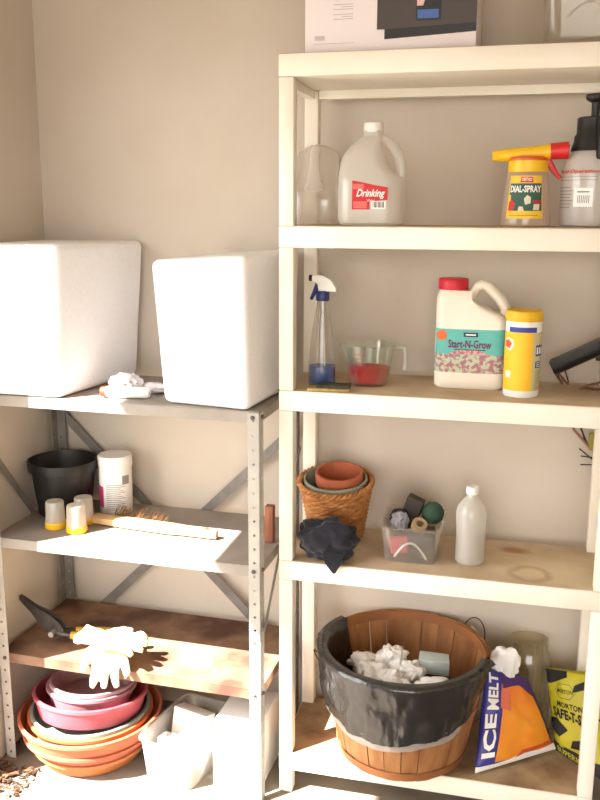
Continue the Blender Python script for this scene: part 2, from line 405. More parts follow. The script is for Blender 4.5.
mb.build('nozzle', red_pl, t)
MB().tube([(.0, 0, 0), (.0012, 0, 0)], .013, 16).build('nozzle_hole', mat('dark_red', '8c1a1e', .5), t)
bpy.data.objects['nozzle_hole'].location = (.0843, 0, .1645)
MB().tube([(.036, 0, .150), (.046, 0, .137), (.058, 0, .118), (.071, 0, .104)], [.008, .0075, .006, .004], 8, flat=(1, .8)).build('trigger', red_pl, t)
S = cyl(.0546, .018, .092, -140, -48, taper=-.0095)
lb = MB().patch(S, 0, 1, 0, 1, 14, 4, .0005).build('label', label_yel, t)
MB().patch(S, .10, .97, .18, .55, 12, 2, .0009).build('label_green', mat('print_green', '33594a', .6), lb); MB().patch(S, .04, .98, .55, .82, 12, 2, .0009).build('name_panel', mat('print_green', '33594a', .6), lb)
each('red_patch', S, [[(.35, .84), (.72, .84), (.70, .97), (.37, .97)], [(.06, .18), (.2, .18), (.26, .34), (.14, .44), (.06, .38)], [(.72, .36), (.97, .36), (.97, .42), (.72, .42)]], .0012, label_red, lb)
each('pale_patch', S, [[(.52, .32), (.66, .36), (.66, .50), (.56, .55), (.48, .46)], [(.34, .18), (.50, .18), (.46, .28), (.36, .28)], [(.72, .2), (.88, .2), (.9, .34), (.74, .34)]], .0015, mat('print_pale', 'd9d2b8', .6), lb)
MB().text(S, 'DIAL-SPRAY', .07, .95, .61, .77, .0014, .03).text(S, 'ORTHO', .39, .68, .87, .95, .0015, .02).build('lettering', text_white, lb)
for q in (.07,): MB().patch(S, .1, .85, q, q + .015, 6, 1, .001).build('fine_print', mat('print_brown', '9b7a2c', .7), lb)

# pump sprayer, cut by the frame
t = thing('pump_sprayer', 'white pump sprayer bottle with black pump head at the right edge', 'sprayer', (.138, 2.125, z))
k = .064
MB().lathe([(k * .85, 0), (k * .96, .004), (k, .014), (k, .112), (k * .97, .128), (k * .89, .143), (k * .74, .157), (k * .62, .167), (k * .6, .174)], 40).build('bottle', mat_clear('frosted_white', 'f0ece6', .1, .72, 'f0ece8', .2), t)
MB().lathe([(.046, .163), (.0475, .166), (.042, .182), (.041, .195), (.037, .2), (.037, .232), (.034, .235)], 32).build('pump_collar', black_pl, t)
MB().lathe([(.009, .23), (.009, .27)], 16).build('pump_rod', black_pl, t)
MB().lathe([(.012, .266), (.021, .272), (.023, .278), (.021, .283), (.01, .285)], 24).build('pump_knob', black_pl, t)
MB().hexa([(-.012, -.062, .143), (.012, -.062, .143), (-.012, -.048, .143), (.012, -.048, .143), (-.012, -.062, .232), (.012, -.062, .232), (-.012, -.03, .232), (.012, -.03, .232)], .004).build('trigger', black_pl, t)
MB().tube([(0, -.03, .222), (.03, -.045, .222), (.06, -.06, .222)], .01, 12).build('spray_nozzle', black_pl, t)
for o in t.children:
    if o.name.startswith(('trigger', 'spray_nozzle')): o.rotation_euler = (0, 0, R(18))
S = cyl(k, .02, .1, -175, -60)
MB().text(S, 'Multi-Operation', .06, .84, .93, 1.03, .0008, .025, slant=.2).build('lettering', label_red, t)
mb = MB()
for q in range(7): mb.patch(S, .06, .36 + .03 * (q % 3), .22 + .07 * q, .235 + .07 * q, 6, 1, .0008)
mb.patch(S, .05, .82, .80, .812, 10, 1, .0008).patch(S, .05, .82, .87, .88, 10, 1, .0008)
mb.build('fine_print', text_grey, t)
lb = MB().patch(S, .44, .76, .24, .64, 6, 2, .0008).build('barcode_label', text_white, t)
mb = MB()
for q in range(7): mb.patch(S, .51 + .03 * q, .523 + .03 * q, .32, .48, 1, 1, .0013)
mb.patch(S, .5, .7, .54, .57, 2, 1, .0013).build('barcode', text_grey, lb)

# ================================================================ third board
z = SZ[2]
t = thing('spray_bottle', 'clear trigger spray bottle holding blue liquid by the left post', 'bottle', (-.459, 2.085, z))
MB().lathe([(.03, 0), (.0325, .004), (.0325, .05), (.029, .09), (.024, .14), (.017, .18), (.0135, .2), (.0135, .212)], 32).build('bottle', clearp, t)
MB().lathe([(.0295, .003), (.0318, .006), (.0318, .046), (.0316, .048)], 32).build('liquid', mat_clear('blue_liquid', '2f7fd0', .06, .86, '0f58b4', .12), t)
MB().lathe([(.0155, .206), (.0165, .208), (.0165, .228), (.015, .23)], 24).build('collar', mat('navy_plastic', '29356f', .4), t)
MB().tube([(.0, .002, .21), (.004, .0, .11), (.008, 0, .01)], .002, 6).build('dip_tube', white_pl, t)
hd = [( -.024, .252), (-.024, .266), (.002, .266), (.02, .256), (.033, .238), (.034, .229), (.016, .229), (-.008, .229), (-.01, .244), (-.016, .251)]
MB().loft([[(x, y, zz) for x, zz in hd] for y in (-.0115, -.009, .009, .0115)]).build('trigger_head', white_pl, t, True, angle=30)
MB().tube([(-.033, 0, .259), (-.024, 0, .259)], .0075, 12).build('nozzle', text_black, t)
MB().tube([(-.012, 0, .247), (-.016, 0, .235), (-.022, 0, .222), (-.0285, 0, .208)], [.006, .006, .005, .004], 8).build('trigger', mat('navy_plastic', '29356f', .4), t)

t = thing('measuring_cup', 'glass measuring cup part filled with red liquid', 'cup', (-.352, 2.128, z))
pr = [(.042, .0), (.046, .004), (.052, .03), (.060, .07), (.0645, .095), (.066, .1), (.0645, .1), (.058, .07), (.05, .03), (.043, .006)]
MB().lathe(pr, 40, fn=lambda x, y, zz, a: (x - (.008 * max(0, math.cos(a - PI)) ** 8 if zz > .085 else 0), y, zz), cap0=True, cap1=True).build('bowl', glass, t)
MB().lathe([(.0425, .0065), (.0495, .0298), (.0522, .042), (.0515, .0425)], 40).build('liquid', mat_clear('red_liquid', 'f04040', .06, .8, 'f01a28', .2), t)
MB().tube([(.06, 0, .092), (.075, 0, .094), (.087, 0, .092), (.09, 0, .08), (.09, 0, .05), (.088, 0, .04)], .006, 10, flat=(1, 1.4)).build('handle', glass, t)
S = cyl(.0505, .03, .06, -120, -65, taper=.0125)
mb = MB()
for q in range(5): mb.patch(S, .1, .55 - .2 * (q % 2), .15 + .17 * q, .18 + .17 * q, 4, 1, .0006)
mb.build('measure_marks', label_red, t)

# scouring sponge / brush in front
t = thing('scrub_sponge', 'flat yellow and dark green scouring sponge lying on the third board', 'sponge', (-.43, 2.033, z), R(6))
MB().box(-.05, .05, -.026, .022, 0, .006, .002).build('foam', mat('sponge_yellow', 'c2a765', .95, col2='a18a52', nscale=60, bump=.5, bscale=160), t)
MB().box(-.03, .052, -.018, .025, .006, .013, .002).build('scouring_pad', mat('scourer', '4a4a32', .95, col2='35372a', nscale=120, bump=.6, bscale=200), t)

# plant food jug
t = thing('plant_food_jug', 'white plant food jug with red lid and teal flower label', 'jug', (-.1095, 2.168, z))
# outline (x,z) with a hand hole, extruded in y with rounded sides
k = .084
MB().lathe([(k * .93, k * .93, .042, .042, 0), (k, k, .047, .047, .006), (k, k, .048, .048, .02), (k, k, .048, .048, .165), (k, k * .9, .048, .048, .176), (k, k * .62, .047, .047, .186), (k, k * .28, .046, .046, .198), (k * .99, -.002, .044, .044, .214), (k * .96, -.010, .038, .038, .227), (k * .92, -.012, .033, .033, .233)],
         40, (0, 0), 5).build('jug_body', mat('offwhite_plastic', 'ece4d6', .45, col2='e6dccb', nscale=10), t)
MB().tube([(-.012, 0, .205), (.0, 0, .226), (.010, 0, .240), (.022, 0, .2455), (.034, 0, .243), (.064, 0, .213), (.0775, 0, .193), (.0785, 0, .170), (.073, 0, .15)], [.009, .0115, .013, .0135, .0135, .0135, .013, .013, .012], 14, flat=(1, 1.3)).build('handle', mat('offwhite_plastic', 'ece4d6'), t)
MB().lathe([(.033, .228), (.033, .237)], 32, (-.047, 0)).build('neck', mat('offwhite_plastic', 'ece4d6'), t)
mb = MB().lathe([(.0345, .234), (.0355, .236), (.0355, .257), (.033, .26)], 48, (-.047, 0), fn=lambda x, y, zz, a: (x * (1 + .012 * math.cos(24 * a)), y * (1 + .012 * math.cos(24 * a)), zz))
mb.build('lid', mat('crimson_plastic', 'c41e32', .45), t)
def SGS(u, v, o):
    x = -.0845 + .169 * u; q = abs(x) / .084
    yy = .048 * max(0.0, 1 - min(1, q) ** 5) ** (1 / 5)
    nx = 0 if q < .93 else (q - .93) / .07
    return (x + math.copysign(o * nx, x), -max(yy, .012) - o, .040 + .104 * v)
lb = MB().patch(SGS, .004, .996, 0, 1, 48, 8, .0006).build('label', mat('print_teal', '5fb5ae', .6), t)
MB().patch(SGS, .01, .99, .0, .42, 40, 4, .001).build('label_flowers', mat('print_flowers', 'a8707a', .7, col2='b9c2a6', nscale=110, ndetail=2, lo=.44, hi=.56), lb)
MB().poly(SGS, [(.18 + .0 + .62 * (q / 18), .42 + .13 * math.sin(PI * q / 18)) for q in range(19)], .001).build('label_blooms', mat('print_blooms', 'b8636b', .7, col2='d6a6a2', nscale=130, lo=.42, hi=.58), lb)
MB().poly(SGS, [(.105 + .075 * math.cos(q * PI / 10), .85 + .12 * math.sin(q * PI / 10)) for q in range(20)], .0012).build('label_badge', mat('print_orange', 'e0682c', .6), lb)
MB().text(SGS, 'Start-N-Grow', .20, .80, .57, .76, .0016, .025).build('lettering', mat('print_maroon', '6d2e52', .6), lb)
MB().patch(SGS, .41, .61, .83, .93, 4, 2, .0012).patch(SGS, .29, .72, .525, .545, 4, 1, .0012).build('label_block', mat('print_dark_teal', '2c3a3a', .6), lb)
MB().patch(SGS, .44, .58, .865, .895, 2, 1, .0018).build('label_line', text_white, lb)

# canister of wipes
t = thing('wipes_canister', 'yellow and white canister of cleaning wipes', 'canister', (.0125, 2.088, z))
MB().lathe([(.038, 0), (.0405, .003), (.0405, .172), (.039, .175)], 40).build('canister_body', white_pl, t)
MB().lathe([(.041, .174), (.0425, .176), (.0425, .193), (.04, .1975), (.03, .1985)], 40).build('lid', mat('golden_plastic', 'e3b31a', .45), t)
S = cyl(.0405, .016, .146, -190, 10)
MB().patch(S, .0, .66, 0, .92, 20, 2, .0005).build('label', mat('print_gold', 'f3bd22', .55), t)
lb = [o for o in t.children if o.name.startswith('label')][0]
MB().patch(S, .66, .97, 0, .92, 12, 2, .0005).build('label_back', mat('print_sage', 'c9bf8c', .6), lb)
MB().patch(S, .25, .72, .92, 1.0, 16, 1, .0006).build('label_band', label_blue, lb)
for q in ((.72, .97, .55, .72), (.72, .85, .36, .47)): MB().patch(S, *q, 6, 1, .001).build('label_box', label_blue, lb)
mb = MB()
for q in range(4): mb.patch(S, .735 + .055 * q, .77 + .055 * q, .58, .69, 1, 1, .0014)
for q in range(3): mb.patch(S, .745, .82, .38 + .03 * q, .39 + .03 * q, 1, 1, .0014)
mb.build('label_lines', text_white, lb)
mb = MB()
for q in range(12): mb.patch(S, .72, .92 - .04 * (q % 3), .03 + .026 * q, .038 + .026 * q, 4, 1, .001)
mb.build('fine_print', mat('print_olive', '8c8560', .7), lb)
each('label_emblem', S, [[(.17, .66), (.30, .62), (.36, .72), (.34, .80), (.25, .84), (.17, .80)], [(.2, .2), (.32, .2), (.32, .31), (.2, .31)]], .001, mat('print_peach', 'f0dcc0', .6), lb)
MB().poly(S, [(.17, .69), (.28, .66), (.32, .74), (.26, .80), (.17, .78)], .0015).build('label_heart', mat('print_coral', 'd4593a', .6), lb)

# black caulking gun leaning at the right end
t = thing('caulking_gun', 'black metal tool slanting up at the right end of third board', 'tool', (.13, 2.19, z))
d = Vector((.112, -.015, .062)).normalized()
A = Vector((-.045, .008, .05)); rings = []
u_ = Vector((-.45, 0, .89)); w_ = d.cross(u_).normalized(); u_ = w_.cross(d).normalized()
for q in (0, .24):
    p = A + d * q
    rings.append([p + .021 * (math.cos(a) * w_ * 1.0 + math.sin(a) * u_) for a in [PI * (1 + k / 12) for k in range(13)]] + [p + .021 * w_ + .016 * u_, p - .021 * w_ + .016 * u_])
MB().loft(rings).build('barrel', mat('blackened_steel', '0f0f10', .4, col2='19181a', nscale=30), t, True, angle=35)
MB().tube([A + d * .24, A + d * .29], .006, 8).tube([A + d * .235 - u_ * .0, A + d * .235 - u_ * .05, A + d * .20 - u_ * .09], .008, 8).build('handle', black_pl, t)
MB().tube([A + d * .10 - u_ * .02, A + d * .13 - u_ * .035, A + d * .20 - u_ * .03], .009, 8, flat=(1, .5)).build('trigger', black_pl, t)
brown_rod = mat('brown_rod', '6e4c38', .6)
for a, b in (((-.031, .03, .034), (-.004, .045, .0025)), ((-.041, .03, .036), (-.018, .045, .0025))):
    MB().tube([a, b], .0024, 6).build('wire_leg', brown_rod, t)
MB().tube([(.02, -.0, .003), (.045, -.004, .014), (.075, -.01, .024), (.11, -.02, .042)], .0028, 6).tube([(.02, 0, .003), (.06, 0, .003), (.13, -.005, .003)], .003, 6).build('wire_loop', brown_rod, t)

# leaf rake standing behind the unit
t = thing('leaf_rake', 'old rake with dark wire tines hanging behind the right end of unit', 'rake', (.62, 2.305, 0))
MB().tube([(-.40, .004, .88), (0.0, .0, .02)], .011, 12).build('handle', mat('grey_pink_wood', 'b98f7c', .8, col2='a67d6a', nscale=20), t)
mb = MB().tube([(-.505, .008, 1.08), (-.49, .008, 1.0), (-.468, .008, .945), (-.43, .006, .905), (-.395, .005, .875)], .009, 8, flat=(.4, 1)).build('tine_band', mat('grey_pink_wood', 'b98f7c'), t)
mb = MB()
for a, b in (((-.395, .001, .875), (-.447, .0, .879)), ((-.40, -.004, .860), (-.447, -.006, .858)), ((-.40, 0, .858), (-.452, 0, .8785 + .02)), ((-.43, .006, .905), (-.52, .0, 1.095)), ((-.44, .006, .92), (-.50, .0, 1.10))):
    mb.tube([a, b], .0018, 6)
mb.build('tines', mat('dark_wire', '3b2a22', .5, metal=.3), t)
MB().box(-.43, -.375, -.002, .008, .895, .94, .003).build('ferrule', mat('green_yellow_paint', '9a9226', .6), t)

# ================================================================ fourth board
z = SZ[3]
t = thing('wicker_basket', 'round woven wicker basket holding two nested pots', 'basket', (-.438, 2.17, z))
SEG = 96; rows = 26; H_ = .152
rings = []
for i in range(rows * 2 + 1):
    f = i / (rows * 2); r = .07 + .026 * f; ring = []
    row = i // 2
    for k in range(SEG):
        a = 2 * PI * k / SEG; wv = math.sin(a * 24 + PI * (row % 2)) * (1 if i % 2 else .15)
        rr = r + .0032 * wv; ring.append((rr * math.cos(a), rr * math.sin(a), .001 + H_ * f))
    rings.append(ring)
for f in (1.0, .5, .03):
    rings.append([((.065 + .0255 * f) * math.cos(2 * PI * k / SEG), (.065 + .0255 * f) * math.sin(2 * PI * k / SEG), .001 + H_ * f) for k in range(SEG)])
wick = mat('wicker', 'c08347', .65, col2='93592c', nscale=40, ndetail=3, stretch=(1, 1, 3))
MB().loft(rings).build('weave', wick, t, True, angle=70)
mb = MB()
for ph in (0, PI):
    mb.tube([((.094 + .004 * math.cos(22 * 2 * PI * k / 160 + ph)) * math.cos(2 * PI * k / 160), (.094 + .004 * math.cos(22 * 2 * PI * k / 160 + ph)) * math.sin(2 * PI * k / 160), .153 + .004 * math.sin(22 * 2 * PI * k / 160 + ph)) for k in range(161)], .0045, 6)
mb.build('braided_rim', wick, t)
def potprof(rt, rb, h, th=.006, lip=.018, lipo=.004):
    return [(rb, 0), (rt - lipo - .002, h - lip), (rt, h - lip), (rt, h - .002), (rt - .002, h), (rt - th, h), (rt - th - .004, h - lip), (rb - th + .001, th), (.004, th)]
t = thing('plastic_pot', 'grey green plant pot nested in the wicker basket', 'pot', (-.438, 2.17, z + .024))
MB().lathe(potprof(.0825, .053, .140, .005, .02), 48).build('pot_wall', mat('moss_plastic', '8f9280', .6, col2='7f8472', nscale=12), t)
t = thing('terracotta_pot', 'terracotta pot nested topmost inside the wicker basket', 'pot', (-.429, 2.174, z + .054))
MB().lathe(potprof(.062, .038, .125, .007, .03), 48).build('pot_wall', terra, t)

# basket and pots lean forward together, the basket's front edge on the board
P0 = Vector((-.438, 2.122, z))
for nm in ('wicker_basket', 'plastic_pot', 'terracotta_pot'):
    o = bpy.data.objects[nm]; th = R(9); p = Vector(o.location) + Vector((0, .022, 0)) - P0
    o.location = P0 + Matrix.Rotation(th, 3, 'X') @ p; o.rotation_euler = (th, 0, 0)
# dark cloth heap hanging a little over the board edge
b = MB(); bb = bmesh.new(); bmesh.ops.create_icosphere(bb, subdivisions=5, radius=1)
for v in bb.verts:
    dd = v.co.normalized(); q = 1 + .30 * (noise.noise(dd * 2.2 + Vector((3, 1, 7)))) + .13 * (.5 - abs(noise.noise(dd * 2.4 + Vector((1, 5, 2)))) * 2) + .03 * noise.noise(dd * 8)
    v.co = Vector((dd.x * .074 * q, dd.y * .032 * q, max(0, .052 + dd.z * .054 * q)))
    if v.co.z < .012: v.co.x *= 1.05
cl = b.bm(bb)
clo = cl.build('dark_cloth', mat('navy_cloth', '1f1c28', .95, col2='15131b', nscale=30, bump=.4, bscale=260, sheen=.2), None, True, angle=180)
clo.location = (-.432, 2.030, z + .001); tag(clo, 'crumpled dark navy cloth in front of the wicker basket', 'cloth')
def strip(pts, wv, th=.0025):
    rings = []
    for p, w in pts:
        p = Vector(p); w = Vector(w) * .5; n_ = Vector((0, -th, th * .6))
        rings.append([p - w, p + w, p + w + n_, p - w + n_])
    return MB().loft(rings)
strip([((.025, -.030, .03), (.05, 0, 0)), ((.026, -.041, .006), (.04, 0, 0)), ((.027, -.0425, -.004), (.025, 0, 0)), ((.029, -.043, -.018), (.006, 0, 0))], 0).build('hanging_corner', MATS['navy_cloth'], clo)

# clear bin with odds and ends
t = thing('storage_bin', 'small clear plastic bin filled with dark odds and ends', 'bin', (-.230, 2.135, z))
def rect_bin(mb, wb, wt, db, dt, h, th=.0022, c=(0, 0), lipw=.004):
    pr = [(wb, db, 0), (wt, dt, h), (wt + lipw, dt + lipw, h), (wt + lipw, dt + lipw, h + .003), (wt - th, dt - th, h + .003), (wb - th, db - th, th)]
    rings = []
    for w, d_, zz in pr:
        ring = []
        for k in range(40):
            a = 2 * PI * k / 40; ex = math.copysign(abs(math.cos(a)) ** .28, math.cos(a)); ey = math.copysign(abs(math.sin(a)) ** .28, math.sin(a))
            ring.append((c[0] + w * ex, c[1] + d_ * ey, zz))
        rings.append(ring)
    return mb.loft(rings)
rect_bin(MB(), .064, .073, .078, .088, .088).build('bin_wall', clearp, t)
MB().tube([(-.035 + .078 * k / 16, -.088, .018 + .038 * math.sin(PI * k / 16)) for k in range(17)], .0032, 8).build('moulded_arch', mat_clear('clear_ridge', 'f4f2ee', .2, .45, 'f0ece6', .3), t)
def odd(name, label, cat, mb, m, loc, rot=(0, 0, 0), g='odds and ends in the clear bin', sm=True):
    o = mb.build(name, m, None, sm); o.location = loc; o.rotation_euler = rot; return tag(o, label, cat, g)
odd('sandpaper_block', 'dark brown square block leaning up inside the clear bin', 'block', MB().box(-.022, .022, -.012, .012, -.03, .03, .003), mat('dark_block', '3a332c', .8), (-.235, 2.165, z + .108), (.1, .35, -.2))
odd('foam_ball', 'dark green round ball resting in the clear bin', 'ball', MB().lathe([(.002, -.029), (.014, -.026), (.024, -.016), (.029, 0), (.024, .016), (.014, .026), (.002, .029)], 24), mat('dark_green', '35503d', .8, col2='2a4434', nscale=30), (-.185, 2.165, z + .097))
odd('folded_rag', 'grey white folded rag at the left in the clear bin', 'rag', MB().blob((0, 0, 0), .022, .5, 3, 3, 3, (.9, .7, 1.1), ridge=True), mat('grey_rag', '8f8d92', .95), (-.262, 2.11, z + .088))
odd('work_glove', 'black crumpled glove on the left side of the clear bin', 'glove', MB().blob((0, 0, 0), .03, .4, 3, 3, 5, (1.1, .9, .8)), mat('black_cloth', '262425', .95), (-.262, 2.16, z + .078))
odd('tape_roll', 'tan roll of tape in the middle of the clear bin', 'tape', MB().lathe([(.010, -.008), (.019, -.008), (.019, .008), (.010, .008)], 32, cap0=False, cap1=False), mat('tan_tape', 'a8906f', .6), (-.212, 2.098, z + .085), (.5, .3, 0))
odd('red_packet', 'pink red packet low in the front of the clear bin', 'packet', MB().box(-.024, .024, -.006, .006, -.022, .022, .003), mat('pink_packet', 'd9707a', .6), (-.257, 2.078, z + .038), (.05, -.15, 0))
odd('grey_packet', 'dark grey lump low at the right front of the clear bin', 'packet', MB().box(-.034, .034, -.02, .02, -.03, .03, .008), mat('slate_packet', '6c655f', .8, col2='57514c', nscale=40), (-.205, 2.09, z + .0375))
odd('putty_box', 'brown packet filling the bottom of the clear bin', 'packet', MB().box(-.052, .052, -.02, .02, 0, .05, .006), mat('brown_packet', '7b6a5c', .85, col2='5f5047', nscale=30), (-.230, 2.175, z + .004))

t = thing('white_bottle', 'cloudy white plastic bottle with small white cap on stained board', 'bottle', (-.0865, 2.108, z))
fr2 = mat_clear('milky_bottle', 'f2efe8', .1, .62, 'efece6', .25)
MB().lathe([(.032, 0), (.0355, .004), (.036, .012), (.035, .085), (.0368, .115), (.0368, .128), (.033, .142), (.024, .155), (.0165, .164), (.0135, .17), (.0135, .178)], 36).build('bottle', fr2, t)
MB().lathe([(.0145, .175), (.015, .176), (.015, .192), (.0135, .194)], 28).build('cap', white_pl, t)
MB().lathe([(.031, .003), (.0345, .006), (.0338, .075), (.033, .0755)], 36).build('liquid', mat_clear('cloudy_liquid', 'e6dfd0', .05, .4, 'cfc6b6', .2), t)

# ================================================================ bottom board
z = SZ[4]
BX, BY = -.241, 2.109
t = thing('bushel_basket', 'round wooden slat bushel basket lined with a black bag', 'basket', (BX, BY, z))
HB = .282; RB, RT = .159, .214
slat = mat('basket_slat', 'b07c4c', .7, col2='8f5a33', nscale=5, ndetail=6, stretch=(6, 6, 1), bump=.15, bscale=30)
slat2 = mat('basket_hoop', 'a56a3d', .7, col2='8c5630', nscale=8, ndetail=6)
def rb(f): return RB + (RT - RB) * (f ** .85)
mb = MB(); NS = 26
for i in range(NS):
    a0 = 2 * PI * (i + .02) / NS; a1 = 2 * PI * (i + .975) / NS; dr = .0015 * (i % 2)
    rows = 8; vs = []
    for q in range(rows + 1):
        f = q / rows
        for k in range(4):
            a = a0 + (a1 - a0) * k / 3
            for r in (rb(f) + dr, rb(f) + dr - .003): vs.append((r * math.cos(a), r * math.sin(a), .003 + HB * f - .003))
    fs = []
    for q in range(rows):
        for k in range(3):
            b0 = (q * 4 + k) * 2; b1 = b0 + 2; c0 = b0 + 8; c1 = c0 + 2
            fs += [(b0, b1, c1, c0), (b0 + 1, c0 + 1, c1 + 1, b1 + 1)]
        for k in (0, 3):
            b0 = (q * 4 + k) * 2; fs.append((b0, b0 + 8, b0 + 9, b0 + 1))
    mb.add(vs, fs)
mb.build('slats', slat, t, True, angle=30)
def hoop(name, f0, f1, e=.0025, inner=False):
    r0, r1 = rb(f0), rb(f1)
    if inner: pr = [(r0 - .0045, HB * f0), (r0 - .0045 - e, HB * f0), (r1 - .0045 - e, HB * f1), (r1 - .0045, HB * f1), (r0 - .0045, HB * f0)]
    else: pr = [(r0 + .002, HB * f0), (r0 + .002 + e, HB * f0), (r1 + .002 + e, HB * f1), (r1 + .002, HB * f1), (r0 + .002, HB * f0)]
    MB().lathe(pr, 64, cap0=False, cap1=False).build(name, slat2, t, True)
hoop('base_hoop', .02, .10); hoop('middle_hoop', .50, .575); hoop('rim_hoop', .90, .995); hoop('inner_rim_hoop', .91, .99, inner=True)
MB().lathe([(RB - .004, .004), (RB - .004, .009)], 48).build('basket_floor', slat2, t)
for s_, ang in ((1, 40), (-1, 205)):
    a = R(ang); cx, cy = (RT + .006) * math.cos(a), (RT + .006) * math.sin(a); tx, ty = -math.sin(a), math.cos(a)
    pts = []
    for k in range(13):
        q = PI * k / 12; pts.append((cx + tx * .045 * math.cos(q) + .014 * math.cos(a) * math.sin(q), cy + ty * .045 * math.cos(q) + .014 * math.sin(a) * math.sin(q), HB * .93 + (.045 if s_ > 0 else .02) * math.sin(q)))
    hw = MB().tube(pts, .0016, 6).build('wire_handle', mat('dark_wire', '3b2a22'), t)
    if s_ > 0: MB().tube([(cx + .012 + tx * .03, cy + ty * .03 - .0, HB * .93 + .012), (cx + .016 - tx * .035, cy - ty * .035, HB * .93 - .022)], .007, 10).build('grip', mat('pale_grip', 'ddd2c2', .6), hw)
# liner bag: over the rim, down outside at the front, inside all along
baga = mat('black_bag_film', '1b1a1b', .27, col2='2b292a', nscale=9, spec=.9, bump=.8, bscale=38)
def bag_sheet():
    vs = []; NA = 120; a0, a1 = R(-212), R(-8); prof = 22
    for i in range(NA + 1):
        th = a0 + (a1 - a0) * i / NA; deg = math.degrees(th)
        e0 = min(1, (deg + 212) / 40); e1 = min(1, (-8 - deg) / 42); e = max(.04, min(e0, e1))
        e = e * e * (3 - 2 * e)
        low = .142 * e * (1 + .10 * math.sin(th * 3 + .6)) + .012
        for j in range(prof + 1):
            if j <= 13:                                        # outside: hem up to the rim
                f = j / 13; zz = HB + .006 - low * (1 - f); r = rb(max(0, min(1, zz / HB))) + .0095
                w = (1 - f) ** .6
                nn = noise.noise(Vector((th * 5, zz * 16, 1.3))) * .006 + abs(noise.noise(Vector((th * 11, zz * 26, 4.1)))) * .006
                r += nn * (.5 + w) + .007 * w * w
                zz += .008 * noise.noise(Vector((th * 2.5, 2, 0))) * w
                zz += .010 * math.sin(PI * f) * 0
            else:                                              # over the rim and down inside
                f = (j - 13) / (prof - 13); zz = HB + .006 - (.012 + .15 * f ** 1.3); r = rb(min(1, max(0, zz / HB))) - .0105 - .014 * f
                r += noise.noise(Vector((th * 6, f * 5, 9))) * .006 * f
                if f < .12: zz = HB + .006
            vs.append((r * math.cos(th), r * math.sin(th), zz))
    fs = [(i * (prof + 1) + j, (i + 1) * (prof + 1) + j, (i + 1) * (prof + 1) + j + 1, i * (prof + 1) + j + 1) for i in range(NA) for j in range(prof)]
    return MB().add(vs, fs), a0, a1
mb, a0, a1 = bag_sheet()
bg = mb.build('bag_liner', baga, t, True, angle=180, label='black plastic bag liner folded over the rim')
# pale hem of the bag
mb = MB(); vs = []; NA = 110
for i in range(NA + 1):
    th = R(-190) + R(150) * i / NA; deg = math.degrees(th)
    e = min(1, (deg + 212) / 40, (-8 - deg) / 42); e = max(.04, e); e = e * e * (3 - 2 * e)
    low = .142 * e * (1 + .10 * math.sin(th * 3 + .6)) + .012
    for j in range(4):
        zz = HB + .006 - low - .022 + .0115 * j; zz += .008 * noise.noise(Vector((th * 2.5, 2, 0))); r = rb(max(0, zz / HB)) + .0135 + .003 * math.sin(j * 2.2) + .004 * noise.noise(Vector((th * 7, j, 3)))
        vs.append((r * math.cos(th), r * math.sin(th), zz))
mb.add(vs, [(i * 4 + j, (i + 1) * 4 + j, (i + 1) * 4 + j + 1, i * 4 + j + 1) for i in range(NA) for j in range(3)])
mb.build('bag_hem', mat_clear('pale_film', 'e8e4e0', .2, .7, 'cfc9c4', .2), t, True, angle=180)
# filling under the tissues: lower waste inside the liner
o = MB().lathe([(.12, .012), (.15, .10), (.158, .14), (.145, .155), (.08, .16), (.01, .162)], 40, fn=lambda x, y, zz, a: (x, y, zz + (.012 * noise.noise(Vector((x * 20, y * 20, 5))) if zz > .15 else 0))).build('waste_fill', mat('waste_dark', '4a4644', .9, col2='2f2d2d', nscale=12), t, True)
o['kind'] = 'stuff'
# crumpled tissues
ts = mat('tissue', 'f6f3ef', .95)
spots = [(-.108, .01, .219, .032, 'leftmost crumpled white tissue against the black liner'), (-.075, -.045, .213, .036, 'crumpled tissue at the front left of the bushel basket'),
         (-.035, .018, .232, .038, 'tall peaked white tissue in the middle of the bushel basket'), (-.018, -.06, .214, .034, 'crumpled tissue at the front middle against the folded liner'),
         (.022, -.015, .222, .030, 'small white tissue ball left of the pale carton'), (.03, -.095, .206, .027, 'white tissue lowest against the front rim'),
         (.085, -.06, .216, .036, 'flat spread white tissue at the right front of the basket')]
for i, (x, y, zz, r, lb) in enumerate(spots):
    sc_ = (1.25, .9, .45) if i == 6 else (1, .9, .85 + .1 * (i % 3))
    o = MB().blob((0, 0, 0), r * 1.04, .5, 2.4, 4, i + 2, sc_).build('tissue', ts, None, True, angle=50)
    o.location = (BX + x, BY + y, z + zz - .004); tag(o, lb, 'tissue', 'tissues in the bushel basket')
o = MB().hexa([(-.04, -.022, -.02), (.04, -.022, -.02), (-.04, .022, -.02), (.04, .022, -.02), (-.038, -.022, .02), (.038, -.022, .02), (-.038, .022, .02), (.038, .022, .02)], .002).build('small_carton', mat('pale_blue_card', 'c3cfcb', .7), None)
o.location = (BX + .075, BY + .03, z + .226); o.rotation_euler = (.1, .08, R(8)); tag(o, 'pale blue grey small carton thrown among the tissues', 'carton')

